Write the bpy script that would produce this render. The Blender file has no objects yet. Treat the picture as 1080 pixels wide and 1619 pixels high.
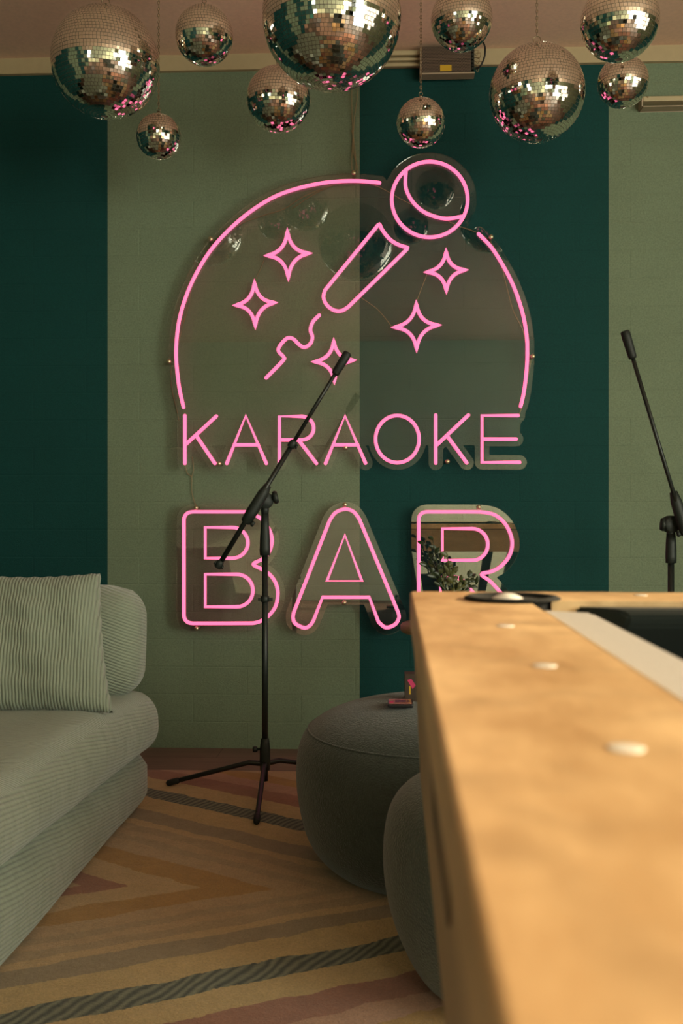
import bpy, bmesh, math, random
import numpy as np
from mathutils import Vector, Matrix
random.seed(7)
S = bpy.context.scene
COL = S.collection
# ------------------------------------------------------------ camera
F = 35/36*1619; CX, CY = 540, 809.5
H = 0.874                       # camera height
TH = math.atan(69/F)            # camera turned slightly left of the room's axis
FWD = Vector((-math.sin(TH), math.cos(TH), 0)); RGT = Vector((math.cos(TH), math.sin(TH), 0)); UP = Vector((0, 0, 1))
CAM = Vector((0, 0, H))
cd = bpy.data.cameras.new('camera'); cam = bpy.data.objects.new('camera', cd); COL.objects.link(cam)
cam.location = CAM; cam.rotation_euler = (math.radians(90), 0, TH)
cd.sensor_fit = 'VERTICAL'; cd.sensor_height = 36; cd.sensor_width = 24; cd.lens = 35; cd.clip_start = 0.02
cd.dof.use_dof = True; cd.dof.focus_distance = 3.15; cd.dof.aperture_fstop = 9.0
S.camera = cam
# ------------------------------------------------------------ world, sun, exposure
w = bpy.data.worlds.new('world'); S.world = w; w.use_nodes = True
w.node_tree.nodes['Background'].inputs[0].default_value = (1.0, 0.88, 0.66, 1)
w.node_tree.nodes['Background'].inputs[1].default_value = 2.0
sd = bpy.data.lights.new('sun', 'SUN'); sun = bpy.data.objects.new('sun', sd); COL.objects.link(sun)
SUN = Vector((-1, -0.30, -0.32))
sun.rotation_euler = SUN.to_track_quat('-Z', 'Y').to_euler(); sd.energy = 8.9; sd.color = (1.0, 0.76, 0.46); sd.angle = math.radians(1.2)
def area(name, loc, direction, sx, sy, e, c):
    l = bpy.data.lights.new(name, 'AREA'); o = bpy.data.objects.new(name, l); COL.objects.link(o)
    l.shape = 'RECTANGLE'; l.size = sx; l.size_y = sy; l.energy = e; l.color = c
    o.location = loc; o.rotation_euler = Vector(direction).to_track_quat('-Z', 'Z').to_euler(); return o
# daylight entering through the side glazing and the window behind the camera
area('side_daylight', (3.10, -0.2, 1.32), (-1, 0.16, 0.05), 4.3, 1.6, 150, (.93, 1.0, .82))
area('rear_daylight', (2.40, -2.52, 1.30), (-.35, 1, 0.0), 1.1, 1.7, 62, (.95, 1.0, .80))
area('rear_daylight', (-2.38, -2.52, 1.30), (.35, 1, 0.0), .42, 1.7, 6, (.88, 1.0, .88))
S.view_settings.view_transform = 'Standard'; S.view_settings.look = 'None'
S.view_settings.exposure = 0.0; S.view_settings.gamma = 1; S.view_settings.use_curve_mapping = False
D = 3.66                        # sign wall
XL, XR, YR, ZC = -2.7, 3.2, -2.6, 2.56

def Pd(px, py, d): return CAM + d*(FWD + RGT*((px-CX)/F) - UP*((py-CY)/F))
def PY(px, py, Y):
    r = FWD + RGT*((px-CX)/F) - UP*((py-CY)/F); return CAM + r*(Y/r.y)
def Pz(px, py, z):
    r = FWD + RGT*((px-CX)/F) - UP*((py-CY)/F); return CAM + r*((z-H)/r.z)

# ------------------------------------------------------------ materials
def nm(name):
    m = bpy.data.materials.new(name); m.use_nodes = True
    return m, m.node_tree.nodes, m.node_tree.links, m.node_tree.nodes['Principled BSDF']
def lin(c): return tuple(((v/255)/12.92 if v/255 <= .04045 else ((v/255+.055)/1.055)**2.4) for v in c) + (1,)
def N(ns, t, **k):
    n = ns.new(t)
    for a, b in k.items(): setattr(n, a, b)
    return n
def setin(n, **k):
    for a, b in k.items(): n.inputs[a.replace('_', ' ')].default_value = b
def rgbmix(ns, ls, fac, a, b, blend='MIX'):
    m = ns.new('ShaderNodeMix'); m.data_type = 'RGBA'; m.blend_type = blend
    for i, v in ((0, fac), (6, a), (7, b)):
        if hasattr(v, 'links'): ls.new(v, m.inputs[i])
        else: m.inputs[i].default_value = v
    return m.outputs[2]
def noise(ns, ls, vec, scale, detail=3, rough=.5):
    n = ns.new('ShaderNodeTexNoise'); setin(n, Scale=scale, Detail=detail, Roughness=rough); ls.new(vec, n.inputs['Vector']); return n.outputs['Fac']
def bump(ns, ls, h, strength, dist, prev=None):
    b = ns.new('ShaderNodeBump'); b.inputs['Strength'].default_value = strength; b.inputs['Distance'].default_value = dist
    ls.new(h, b.inputs['Height'])
    if prev: ls.new(prev, b.inputs['Normal'])
    return b.outputs['Normal']
def math_(ns, ls, op, a, b=None, c=None):
    m = ns.new('ShaderNodeMath'); m.operation = op
    for i, v in enumerate((a, b, c)):
        if v is None: continue
        if hasattr(v, 'links'): ls.new(v, m.inputs[i])
        else: m.inputs[i].default_value = v
    return m.outputs[0]
def simple(name, c, rough=.6, metal=0, grain=0, gscale=60, bstr=0, bdist=.002, **k):
    m, ns, ls, p = nm(name)
    setin(p, Roughness=rough, Metallic=metal)
    for a, b in k.items(): p.inputs[a.replace('_', ' ')].default_value = b
    tc = ns.new('ShaderNodeTexCoord').outputs['Object']
    f = noise(ns, ls, tc, gscale)
    if grain:
        dk = tuple(v*(1-grain) for v in c[:3]) + (1,); lt = tuple(min(1, v*(1+grain)) for v in c[:3]) + (1,)
        ls.new(rgbmix(ns, ls, f, dk, lt), p.inputs['Base Color'])
    else: p.inputs['Base Color'].default_value = c
    if bstr: ls.new(bump(ns, ls, f, bstr, bdist), p.inputs['Normal'])
    return m

# painted block wall with wide vertical stripes
def wall_mat(name, stripes=True, base=None, axis='X'):
    m, ns, ls, p = nm(name)
    g = ns.new('ShaderNodeTexCoord').outputs['Object']
    sep = ns.new('ShaderNodeSeparateXYZ'); ls.new(g, sep.inputs[0])
    along = sep.outputs[axis]; z = sep.outputs['Z']
    cmb = ns.new('ShaderNodeCombineXYZ'); ls.new(math_(ns, ls, 'SUBTRACT', along, .089), cmb.inputs[0]); ls.new(math_(ns, ls, 'ADD', z, .004), cmb.inputs[1])
    bk = ns.new('ShaderNodeTexBrick'); bk.offset = .5
    setin(bk, Scale=1.0, Mortar_Size=.0035, Mortar_Smooth=.6, Brick_Width=.4, Row_Height=.1016, Bias=0.0)
    bk.inputs['Color1'].default_value = (0, 0, 0, 1); bk.inputs['Color2'].default_value = (.25, .25, .25, 1); bk.inputs['Mortar'].default_value = (1, 1, 1, 1)
    ls.new(cmb.outputs[0], bk.inputs['Vector'])
    if stripes:
        r = ns.new('ShaderNodeValToRGB'); r.color_ramp.interpolation = 'CONSTANT'
        mr = ns.new('ShaderNodeMapRange'); setin(mr, From_Min=-4.0, From_Max=4.0); ls.new(along, mr.inputs[0]); ls.new(mr.outputs[0], r.inputs[0])
        teal, sage = (.0015, .047, .044, 1), (.168, .215, .140, 1)
        e = r.color_ramp.elements; xs = [-1.968, -1.044, -.123, .803, 1.72]
        e[0].position = 0; e[0].color = sage
        e[1].position = (xs[0]+4)/8; e[1].color = teal
        for i, x in enumerate(xs[1:]):
            q = e.new((x+4)/8); q.color = sage if i % 2 == 0 else teal
        colr = r.outputs[0]
    else:
        rr = ns.new('ShaderNodeRGB'); rr.outputs[0].default_value = base; colr = rr.outputs[0]
    f1 = noise(ns, ls, g, 170, 3, .7); f2 = noise(ns, ls, g, 3.5, 4, .6)
    c = rgbmix(ns, ls, f1, (.62, .62, .62, 1), (1.38, 1.38, 1.38, 1)); c2 = rgbmix(ns, ls, f2, (.86, .86, .86, 1), (1.12, 1.12, 1.12, 1))
    o = rgbmix(ns, ls, 1.0, colr, c, 'MULTIPLY'); o = rgbmix(ns, ls, 1.0, o, c2, 'MULTIPLY')
    ls.new(o, p.inputs['Base Color']); setin(p, Roughness=.8); p.inputs['Specular IOR Level'].default_value = .3
    inv = math_(ns, ls, 'SUBTRACT', 1.0, bk.outputs['Color'])
    n = bump(ns, ls, inv, .45, .003)
    n = bump(ns, ls, noise(ns, ls, g, 230, 4, .7), .55, .003, n)
    n = bump(ns, ls, noise(ns, ls, g, 14, 3, .5), .25, .006, n)
    ls.new(n, p.inputs['Normal'])
    return m
M = {}
M['wall'] = wall_mat('striped_block_paint')
M['wallside'] = wall_mat('sage_block_paint', False, (.27, .33, .22, 1), 'Y')
M['wallleft'] = wall_mat('striped_block_paint_side', True, None, 'Y')
M['wallrear'] = wall_mat('pale_sage_paint', False, (.74, .84, .66, 1), 'X')
M['ceiling'] = simple('ceiling_paint', (.80, .555, .41, 1), .85, grain=.12, gscale=90, bstr=.4)
M['trim'] = simple('cream_trim', (.44, .34, .20, 1), .6, grain=.06, gscale=40)
M['cream'] = simple('cream_plastic', (.46, .37, .22, 1), .5, grain=.04)

def wood_mat(name, c1, c2, scale=(14, 1.2, 14), rough=.45, coat=0, planks=None, blotch=False):
    m, ns, ls, p = nm(name)
    tc = ns.new('ShaderNodeTexCoord').outputs['Object']
    mp = ns.new('ShaderNodeMapping'); mp.inputs['Scale'].default_value = scale; ls.new(tc, mp.inputs[0])
    f = noise(ns, ls, mp.outputs[0], 1.6, 6, .6); f2 = noise(ns, ls, mp.outputs[0], 9, 4, .6); f3 = noise(ns, ls, tc, 7, 3, .5)
    fac = math_(ns, ls, 'ADD', math_(ns, ls, 'MULTIPLY', f, .55), math_(ns, ls, 'MULTIPLY', f2, .2))
    fac = math_(ns, ls, 'ADD', fac, math_(ns, ls, 'MULTIPLY', f3, .3))
    mr = ns.new('ShaderNodeMapRange'); setin(mr, From_Min=.38, From_Max=.68); ls.new(fac, mr.inputs[0])
    col = rgbmix(ns, ls, mr.outputs[0], c1, c2)
    if blotch: # knots and worn patches
        k = ns.new('ShaderNodeMapRange'); setin(k, From_Min=.52, From_Max=.72); ls.new(noise(ns, ls, tc, 26, 2, .5), k.inputs[0])
        col = rgbmix(ns, ls, math_(ns, ls, 'MULTIPLY', k.outputs[0], .55), col, (.40, .25, .12, 1))
    if planks:
        bk = ns.new('ShaderNodeTexBrick'); setin(bk, Scale=1.0, Mortar_Size=.0015, Brick_Width=planks[0], Row_Height=planks[1])
        bk.inputs['Color1'].default_value = (.8, .8, .8, 1); bk.inputs['Color2'].default_value = (1.1, 1.1, 1.1, 1); bk.inputs['Mortar'].default_value = (.4, .4, .4, 1)
        ls.new(tc, bk.inputs['Vector']); col = rgbmix(ns, ls, 1.0, col, bk.outputs['Color'], 'MULTIPLY')
    ls.new(col, p.inputs['Base Color']); setin(p, Roughness=rough); p.inputs['Coat Weight'].default_value = coat
    ls.new(bump(ns, ls, f2, .15, .001), p.inputs['Normal'])
    return m
M['floor'] = wood_mat('plank_floor', (.17, .105, .085, 1), (.27, .17, .135, 1), (1.2, 14, 14), .5, planks=(1.2, .16))
M['tablewood'] = wood_mat('pale_table_wood', (.42, .235, .095, 1), (.88, .62, .33, 1), (8, 3.2, 8), .45, blotch=True)
M['apronwood'] = wood_mat('shaded_table_wood', (.29, .18, .09, 1), (.47, .32, .17, 1), (3, 1.4, 14), .5)  # table wood darkened, the side's shade is put into the colour
M['stoolwood'] = wood_mat('stool_wood', (.20, .11, .05, 1), (.32, .19, .09, 1))

def cord_mat(name, c, mode):
    m, ns, ls, p = nm(name)
    tc = ns.new('ShaderNodeTexCoord').outputs['Object']
    sep = ns.new('ShaderNodeSeparateXYZ'); ls.new(tc, sep.inputs[0]); x, y, z = sep.outputs
    def comb(a, b, c_):
        t = math_(ns, ls, 'ADD', math_(ns, ls, 'MULTIPLY', x, a), math_(ns, ls, 'MULTIPLY', y, b))
        return math_(ns, ls, 'ADD', t, math_(ns, ls, 'MULTIPLY', z, c_))
    if mode == 'pillow': ph = comb(1, 0, 0); freq = 2*math.pi/.0078
    elif mode == 'back': ph = comb(.35, .2, 1); freq = 2*math.pi/.0085
    else:
        top = comb(-.48, .88, 0); side = comb(0, .14, .99); geo = ns.new('ShaderNodeTexCoord').outputs['Normal']
        s2 = ns.new('ShaderNodeSeparateXYZ'); ls.new(geo, s2.inputs[0])
        k = math_(ns, ls, 'GREATER_THAN', s2.outputs[2], .72)
        mx = ns.new('ShaderNodeMix'); ls.new(k, mx.inputs[0]); ls.new(side, mx.inputs[2]); ls.new(top, mx.inputs[3]); ph = mx.outputs[0]
        freq = 2*math.pi/.0085
    wob = noise(ns, ls, tc, 7, 3, .5)
    ph = math_(ns, ls, 'ADD', math_(ns, ls, 'MULTIPLY', ph, freq), math_(ns, ls, 'MULTIPLY', wob, 7.0))
    s = math_(ns, ls, 'ABSOLUTE', math_(ns, ls, 'SINE', math_(ns, ls, 'MULTIPLY', ph, .5)))
    f2 = noise(ns, ls, tc, 160, 3, .7); f3 = noise(ns, ls, tc, 5, 4, .6)
    dk = tuple(v*(.50 if mode == 'pillow' else .62) for v in c[:3]) + (1,)
    col = rgbmix(ns, ls, math_(ns, ls, 'POWER', s, .6), dk, c)
    col = rgbmix(ns, ls, 1.0, col, rgbmix(ns, ls, f3, (.78, .78, .78, 1), (1.2, 1.2, 1.2, 1)), 'MULTIPLY')
    ls.new(col, p.inputs['Base Color']); setin(p, Roughness=.9); p.inputs['Sheen Weight'].default_value = .35
    n = bump(ns, ls, s, .75, .0032); n = bump(ns, ls, f2, .35, .002, n); n = bump(ns, ls, noise(ns, ls, tc, 11, 3, .5), .5, .02, n)
    ls.new(n, p.inputs['Normal']); return m
SOFC = (.27, .31, .235, 1)
M['cord'] = cord_mat('sage_corduroy', SOFC, 'seat')
M['cordpillow'] = cord_mat('sage_corduroy_cushion', SOFC, 'pillow')
M['cordback'] = cord_mat('sage_corduroy_back', SOFC, 'back')

def boucle(name, c):
    m, ns, ls, p = nm(name)
    tc = ns.new('ShaderNodeTexCoord').outputs['Object']
    v = ns.new('ShaderNodeTexVoronoi'); setin(v, Scale=230); ls.new(tc, v.inputs['Vector'])
    f = noise(ns, ls, tc, 70, 4, .7)
    col = rgbmix(ns, ls, f, tuple(q*.5 for q in c[:3]) + (1,), tuple(q*1.4 for q in c[:3]) + (1,))
    ls.new(col, p.inputs['Base Color']); setin(p, Roughness=.95); p.inputs['Sheen Weight'].default_value = .3
    n = bump(ns, ls, v.outputs['Distance'], .6, .0025); n = bump(ns, ls, f, .4, .004, n); ls.new(n, p.inputs['Normal']); return m
M['pouf'] = boucle('dark_boucle', (.036, .047, .036, 1))
M['pouf2'] = boucle('grey_green_boucle', (.052, .066, .050, 1))

def rug_mat():
    m, ns, ls, p = nm('chevron_rug')
    tc = ns.new('ShaderNodeTexCoord').outputs['Object']
    nz = ns.new('ShaderNodeTexNoise'); setin(nz, Scale=9, Detail=3); ls.new(tc, nz.inputs['Vector'])
    nz2 = ns.new('ShaderNodeTexNoise'); setin(nz2, Scale=120, Detail=2); ls.new(tc, nz2.inputs['Vector'])
    sep = ns.new('ShaderNodeSeparateXYZ'); ls.new(tc, sep.inputs[0]); x, y, z = sep.outputs
    up = math_(ns, ls, 'SUBTRACT', math_(ns, ls, 'MULTIPLY_ADD', x, .6, y), 2.102)
    lo = math_(ns, ls, 'ADD', math_(ns, ls, 'SUBTRACT', math_(ns, ls, 'MULTIPLY', x, .5), y), 2.3955)
    lo = math_(ns, ls, 'MULTIPLY', lo, 1.16)
    s = math_(ns, ls, 'MAXIMUM', up, lo)
    s = math_(ns, ls, 'ADD', s, math_(ns, ls, 'MULTIPLY', math_(ns, ls, 'SUBTRACT', nz.outputs['Fac'], .5), .05))
    s = math_(ns, ls, 'ADD', s, math_(ns, ls, 'MULTIPLY', math_(ns, ls, 'SUBTRACT', nz2.outputs['Fac'], .5), .014))
    tan, tan2, grey, blue = (0.525, 0.358, 0.179, 1), (0.474, 0.320, 0.173, 1), (0.320, 0.243, 0.147, 1), (0.090, 0.105, 0.083, 1)
    orange, red, pink, yel = (0.422, 0.237, 0.064, 1), (0.333, 0.147, 0.092, 1), (0.461, 0.256, 0.160, 1), (0.538, 0.384, 0.173, 1)
    soft = (0.403, 0.288, 0.160, 1)
    seq = [(-1.0, tan2), (-.45, red), (-.32, tan2), (-.26, red), (-.19, tan), (-.095, orange), (0, tan2), (.07, soft), (.11, tan2), (.15, soft), (.20, tan),
           (.24, grey), (.325, yel), (.44, blue), (.53, yel), (.64, red), (.74, pink), (.82, orange), (.90, tan), (1.05, blue), (1.15, tan), (1.3, red)]
    def ramp(sq, a, b):
        r = ns.new('ShaderNodeValToRGB'); r.color_ramp.interpolation = 'CONSTANT'
        mr = ns.new('ShaderNodeMapRange'); setin(mr, From_Min=a, From_Max=b); ls.new(s, mr.inputs[0]); ls.new(mr.outputs[0], r.inputs[0])
        e = r.color_ramp.elements; e[0].position = 0; e[0].color = sq[0][1]; e[1].position = (sq[1][0]-a)/(b-a); e[1].color = sq[1][1]
        for v, c in sq[2:]:
            q = e.new((v-a)/(b-a)); q.color = c
        return r.outputs[0]
    c = ramp(seq, -1.0, 1.5)
    isb = ramp([(-1, (0, 0, 0, 1)), (.44, (1, 1, 1, 1)), (.53, (0, 0, 0, 1)), (1.05, (1, 1, 1, 1)), (1.15, (0, 0, 0, 1))], -1.0, 1.5)
    # woven loops inside the dark stripe
    wv = math_(ns, ls, 'SINE', math_(ns, ls, 'MULTIPLY', math_(ns, ls, 'ADD', math_(ns, ls, 'MULTIPLY_ADD', y, -.55, x), math_(ns, ls, 'MULTIPLY', nz.outputs['Fac'], .05)), 2*math.pi/.022))
    wv = math_(ns, ls, 'MULTIPLY_ADD', wv, .5, .5)
    loops = rgbmix(ns, ls, wv, (.50, .50, .50, 1), (2.3, 2.1, 1.8, 1))
    c = rgbmix(ns, ls, isb, c, rgbmix(ns, ls, 1.0, c, loops, 'MULTIPLY'))
    g = noise(ns, ls, tc, 260, 3, .8); g2 = noise(ns, ls, tc, 22, 3, .6)
    c = rgbmix(ns, ls, 1.0, c, rgbmix(ns, ls, g, (.40, .40, .40, 1), (1.6, 1.6, 1.6, 1)), 'MULTIPLY')
    c = rgbmix(ns, ls, 1.0, c, rgbmix(ns, ls, g2, (.8, .8, .8, 1), (1.2, 1.2, 1.2, 1)), 'MULTIPLY')
    ls.new(c, p.inputs['Base Color']); setin(p, Roughness=.97); p.inputs['Sheen Weight'].default_value = .2
    n = bump(ns, ls, g, .7, .006); n = bump(ns, ls, g2, .4, .01, n); ls.new(n, p.inputs['Normal']); return m
M['rug'] = rug_mat()
M['mirror'] = simple('mirror_glass', (.90, .87, .80, 1), .035, 1.0)
M['grout'] = simple('ball_core', (.10, .085, .06, 1), .6)
M['chain'] = simple('chain_metal', (.36, .28, .18, 1), .35, .9)
M['black'] = simple('black_metal', (.008, .012, .010, 1), .38, 0, grain=.2)
M['blackrub'] = simple('black_rubber', (.007, .010, .008, 1), .6, bstr=.3, gscale=200)
M['clutch'] = simple('dark_plastic', (.010, .016, .013, 1), .55)
M['screw'] = simple('brass_standoff', (.60, .50, .32, 1), .3, .9)
M['cable'] = simple('clear_cable', (.30, .20, .10, 1), .5)
M['blackcable'] = simple('black_cable', (.01, .01, .01, 1), .5)
M['yellow'] = simple('yellow_label', (.60, .36, .015, 1), .6)
M['steel'] = simple('galvanised_steel', (.42, .33, .24, 1), .5, .3)
M['bed'] = simple('dark_cloth', (.006, .012, .010, 1), .95)
M['cushioncloth'] = simple('sun_sheen_cloth', (.50, .49, .47, 1), .85, grain=.08, gscale=300, bstr=.2)  # sun sheen on the left cushions, put into the cloth colour
M['pocket'] = simple('pocket_leather', (.006, .007, .006, 1), .95)
M['sight'] = simple('pearl_sight', (.95, .90, .80, 1), .10, coat_weight=0) if False else simple('pearl_sight', (.98, .95, .88, 1), .12)
M['chrome'] = simple('polished_plate', (.95, .93, .88, 1), .16, 1.0)
M['slot'] = simple('dark_window', (.006, .010, .009, 1), .25)
M['leaf'] = simple('dark_leaf', (.022, .035, .012, 1), .35, grain=.5, gscale=30)
M['leaf2'] = simple('olive_leaf', (.075, .080, .022, 1), .4, grain=.4, gscale=30)
M['pot'] = simple('dark_pot', (.02, .022, .02, 1), .5)
M['soil'] = simple('soil', (.02, .013, .008, 1), .95)
M['phone'] = simple('phone_case', (.01, .01, .012, 1), .35)
M['screen'] = simple('phone_screen_reflection', (.40, .16, .13, 1), .25)  # pink neon reflection on the phone screen, painted as colour
M['mag'] = simple('magenta_card_and_reflection', (.55, .035, .13, 1), .5)  # mark on the box, also the painted pink reflection on the phone
M['darkviolet'] = simple('dark_violet', (.06, .015, .05, 1), .4)
M['boxcard'] = simple('brown_card', (.040, .022, .012, 1), .6, grain=.5, gscale=90)
M['outframe'] = simple('dark_window_frame', (.02, .022, .02, 1), .5)
def neon():
    m, ns, ls, p = nm('pink_neon')
    setin(p, Roughness=.4); p.inputs['Base Color'].default_value = (.25, .03, .09, 1)
    p.inputs['Emission Color'].default_value = (1.0, .170, .345, 1); p.inputs['Emission Strength'].default_value = 1.55; return m
M['neon'] = neon()
def acrylic(name, ior, tint, base=0.0):
    m = bpy.data.materials.new(name); m.use_nodes = True; ns, ls = m.node_tree.nodes, m.node_tree.links; ns.clear()
    out = ns.new('ShaderNodeOutputMaterial'); mx = ns.new('ShaderNodeMixShader'); t = ns.new('ShaderNodeBsdfTransparent'); g = ns.new('ShaderNodeBsdfGlossy')
    t.inputs[0].default_value = tint; g.inputs['Roughness'].default_value = 0.0
    fr = ns.new('ShaderNodeFresnel'); fr.inputs[0].default_value = ior
    ls.new(math_(ns, ls, 'ADD', fr.outputs[0], base), mx.inputs[0]); ls.new(t.outputs[0], mx.inputs[1]); ls.new(g.outputs[0], mx.inputs[2]); ls.new(mx.outputs[0], out.inputs[0]); return m
M['acrylic'] = acrylic('clear_acrylic', 1.48, (.99, .99, .98, 1), .022)
M['acrylic2'] = acrylic('clear_letter_acrylic', 1.6, (.98, .98, .97, 1), .125)
M['pane'] = acrylic('window_glass', 1.3, (1, 1, 1, 1))

# ------------------------------------------------------------ builders
def link(name, bm, mats, root=None, parent=None, smooth=False, kind=None, label=None):
    me = bpy.data.meshes.new(name); 
    bmesh.ops.recalc_face_normals(bm, faces=bm.faces)
    off = root.location if root is not None else Vector((0, 0, 0))
    if root is not None:
        for v in bm.verts: v.co -= off
    bm.to_mesh(me); bm.free()
    for q in (mats if isinstance(mats, (list, tuple)) else [mats]): me.materials.append(q)
    if smooth:
        for p in me.polygons: p.use_smooth = True
    o = bpy.data.objects.new(name, me); COL.objects.link(o)
    if root is not None: o.parent = parent or root
    if kind: o['kind'] = kind
    if label: o['label'] = label
    return o
def thing(name, loc, label, cat, group=None):
    o = bpy.data.objects.new(name, None); COL.objects.link(o); o.location = loc; o.empty_display_size = .05
    o['label'] = label; o['category'] = cat
    if group: o['group'] = group
    return o
def solo(name, bm, mats, loc, label, cat, group=None, smooth=True):
    loc = Vector(loc)
    for v in bm.verts: v.co -= loc
    o = link(name, bm, mats, smooth=smooth); o.location = loc; o['label'] = label; o['category'] = cat
    if group: o['group'] = group
    return o
def bm_new(): return bmesh.new()
def box(bm, lo, hi, mi=0, bev=0):
    vs = [bm.verts.new((x, y, z)) for x in (lo[0], hi[0]) for y in (lo[1], hi[1]) for z in (lo[2], hi[2])]
    fs = []
    for i in ((0, 1, 3, 2), (4, 6, 7, 5), (0, 4, 5, 1), (2, 3, 7, 6), (0, 2, 6, 4), (1, 5, 7, 3)):
        f = bm.faces.new([vs[j] for j in i]); f.material_index = mi; fs.append(f)
    if bev:
        es = list({e for f in fs for e in f.edges})
        bmesh.ops.bevel(bm, geom=es, offset=bev, segments=3, profile=.5, affect='EDGES')
    return vs
def frames(pts):
    T = []
    n = len(pts)
    for i in range(n):
        a = pts[max(0, i-1)]; b = pts[min(n-1, i+1)]; t = (b-a); T.append(t.normalized() if t.length > 1e-9 else Vector((0, 0, 1)))
    u = T[0].orthogonal().normalized(); U = [u]
    for i in range(1, n):
        u = u - T[i]*u.dot(T[i]); u = u.normalized() if u.length > 1e-6 else T[i].orthogonal().normalized(); U.append(u)
    return T, U
def tube(bm, pts, r, seg=10, closed=False, caps=True, mi=0, round_ends=False):
    pts = [Vector(p) for p in pts]
    q = [pts[0]]
    for p in pts[1:]:
        if (p-q[-1]).length > 1e-5: q.append(p)
    pts = q
    if closed and (pts[0]-pts[-1]).length < 1e-4: pts.pop()
    n = len(pts); rs = r if isinstance(r, (list, tuple)) else [r]*n
    if closed:
        T = [(pts[(i+1) % n]-pts[i-1]).normalized() for i in range(n)]
        # planar-ish loops: use a fixed reference
        nrm = Vector((0, 0, 0))
        for i in range(n): nrm += pts[i].cross(pts[(i+1) % n])
        nrm = nrm.normalized() if nrm.length > 1e-9 else Vector((0, 1, 0))
        U = [nrm]*n
    else:
        T, U = frames(pts)
    if round_ends and not closed:
        k = 3; P2, R2, T2, U2 = [], [], [], []
        for j in range(k):
            a = math.pi/2*(j)/k; P2.append(pts[0]-T[0]*rs[0]*math.cos(a)); R2.append(max(1e-4, rs[0]*math.sin(a))); T2.append(T[0]); U2.append(U[0])
        P2 += pts; R2 += list(rs); T2 += T; U2 += U
        for j in range(k-1, -1, -1):
            a = math.pi/2*(j)/k; P2.append(pts[-1]+T[-1]*rs[-1]*math.cos(a)); R2.append(max(1e-4, rs[-1]*math.sin(a))); T2.append(T[-1]); U2.append(U[-1])
        pts, rs, T, U = P2, R2, T2, U2; n = len(pts)
    rings = []
    for i in range(n):
        v = T[i].cross(U[i]).normalized(); u = v.cross(T[i]).normalized()
        rings.append([bm.verts.new(pts[i]+(u*math.cos(2*math.pi*k/seg)+v*math.sin(2*math.pi*k/seg))*rs[i]) for k in range(seg)])
    for i in range(n if closed else n-1):
        a, b = rings[i], rings[(i+1) % n]
        for k in range(seg):
            f = bm.faces.new((a[k], a[(k+1) % seg], b[(k+1) % seg], b[k])); f.material_index = mi; f.smooth = True
    if caps and not closed:
        bm.faces.new(rings[0][::-1]).material_index = mi; bm.faces.new(rings[-1]).material_index = mi
def lathe(bm, prof, c, seg=32, axis=Vector((0, 0, 1)), mi=0):
    c = Vector(c); axis = Vector(axis).normalized(); u = axis.orthogonal().normalized(); v = axis.cross(u)
    rings = []
    for r, h in prof:
        if r < 1e-5: rings.append([bm.verts.new(c+axis*h)])
        else: rings.append([bm.verts.new(c+axis*h+(u*math.cos(2*math.pi*k/seg)+v*math.sin(2*math.pi*k/seg))*r) for k in range(seg)])
    for a, b in zip(rings, rings[1:]):
        for k in range(seg):
            A = a[k % len(a)]; B = a[(k+1) % len(a)]; C_ = b[(k+1) % len(b)]; D_ = b[k % len(b)]
            vs = []
            for x in (A, B, C_, D_):
                if x not in vs: vs.append(x)
            if len(vs) > 2:
                f = bm.faces.new(vs); f.material_index = mi; f.smooth = True
    for ring in (rings[0], rings[-1]):
        if len(ring) > 2: bm.faces.new(ring).material_index = mi
def soft_box(bm, lo, hi, r, n=14, puff=0, fn=None, mi=0):
    lo, hi = Vector(lo), Vector(hi); c = (lo+hi)/2; h = (hi-lo)/2
    b2 = bmesh.new(); bmesh.ops.create_cube(b2, size=2)
    bmesh.ops.subdivide_edges(b2, edges=b2.edges, cuts=n, use_grid_fill=True)
    vm = {}
    for v in b2.verts:
        # concentrate samples towards the edges
        p = Vector([math.copysign(1-(1-abs(t))**1.5, t)*h[i] for i, t in enumerate(v.co)])
        q = Vector([max(-(h[i]-r), min(h[i]-r, p[i])) for i in range(3)])
        d = p-q
        if d.length > 1e-9: p = q+d.normalized()*r
        if puff:
            e = [1-(p[i]/h[i])**2 for i in range(3)]
            for i in range(3):
                j, k = (i+1) % 3, (i+2) % 3
                p[i] += math.copysign(1, p[i])*puff*max(0, e[j])**.5*max(0, e[k])**.5*(abs(p[i])/h[i])**3
        w_ = c+p
        if fn: w_ = fn(w_)
        vm[v.index] = bm.verts.new(w_)
    for f in b2.faces:
        g = bm.faces.new([vm[v.index] for v in f.verts]); g.smooth = True; g.material_index = mi
    b2.free()
def struct(name, bm, m):
    o = link(name, bm, m); o['kind'] = 'structure'; return o
def bez(a, c, b, n=8): return [a*(1-t)**2+c*2*t*(1-t)+b*t*t for t in [i/n for i in range(n+1)]]
def catmull(P, n=6, closed=False):
    P = [Vector(p) for p in P]; out = []; m = len(P)
    for i in range(m if closed else m-1):
        if closed: p0, p1, p2, p3 = P[i-1], P[i], P[(i+1) % m], P[(i+2) % m]
        else: p0, p1, p2, p3 = P[max(0, i-1)], P[i], P[i+1], P[min(m-1, i+2)]
        for k in range(n):
            t = k/n; out.append(.5*((2*p1)+(p2-p0)*t+(2*p0-5*p1+4*p2-p3)*t*t+(3*p1-p0-3*p2+p3)*t**3))
    if not closed: out.append(P[-1])
    return out

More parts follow.
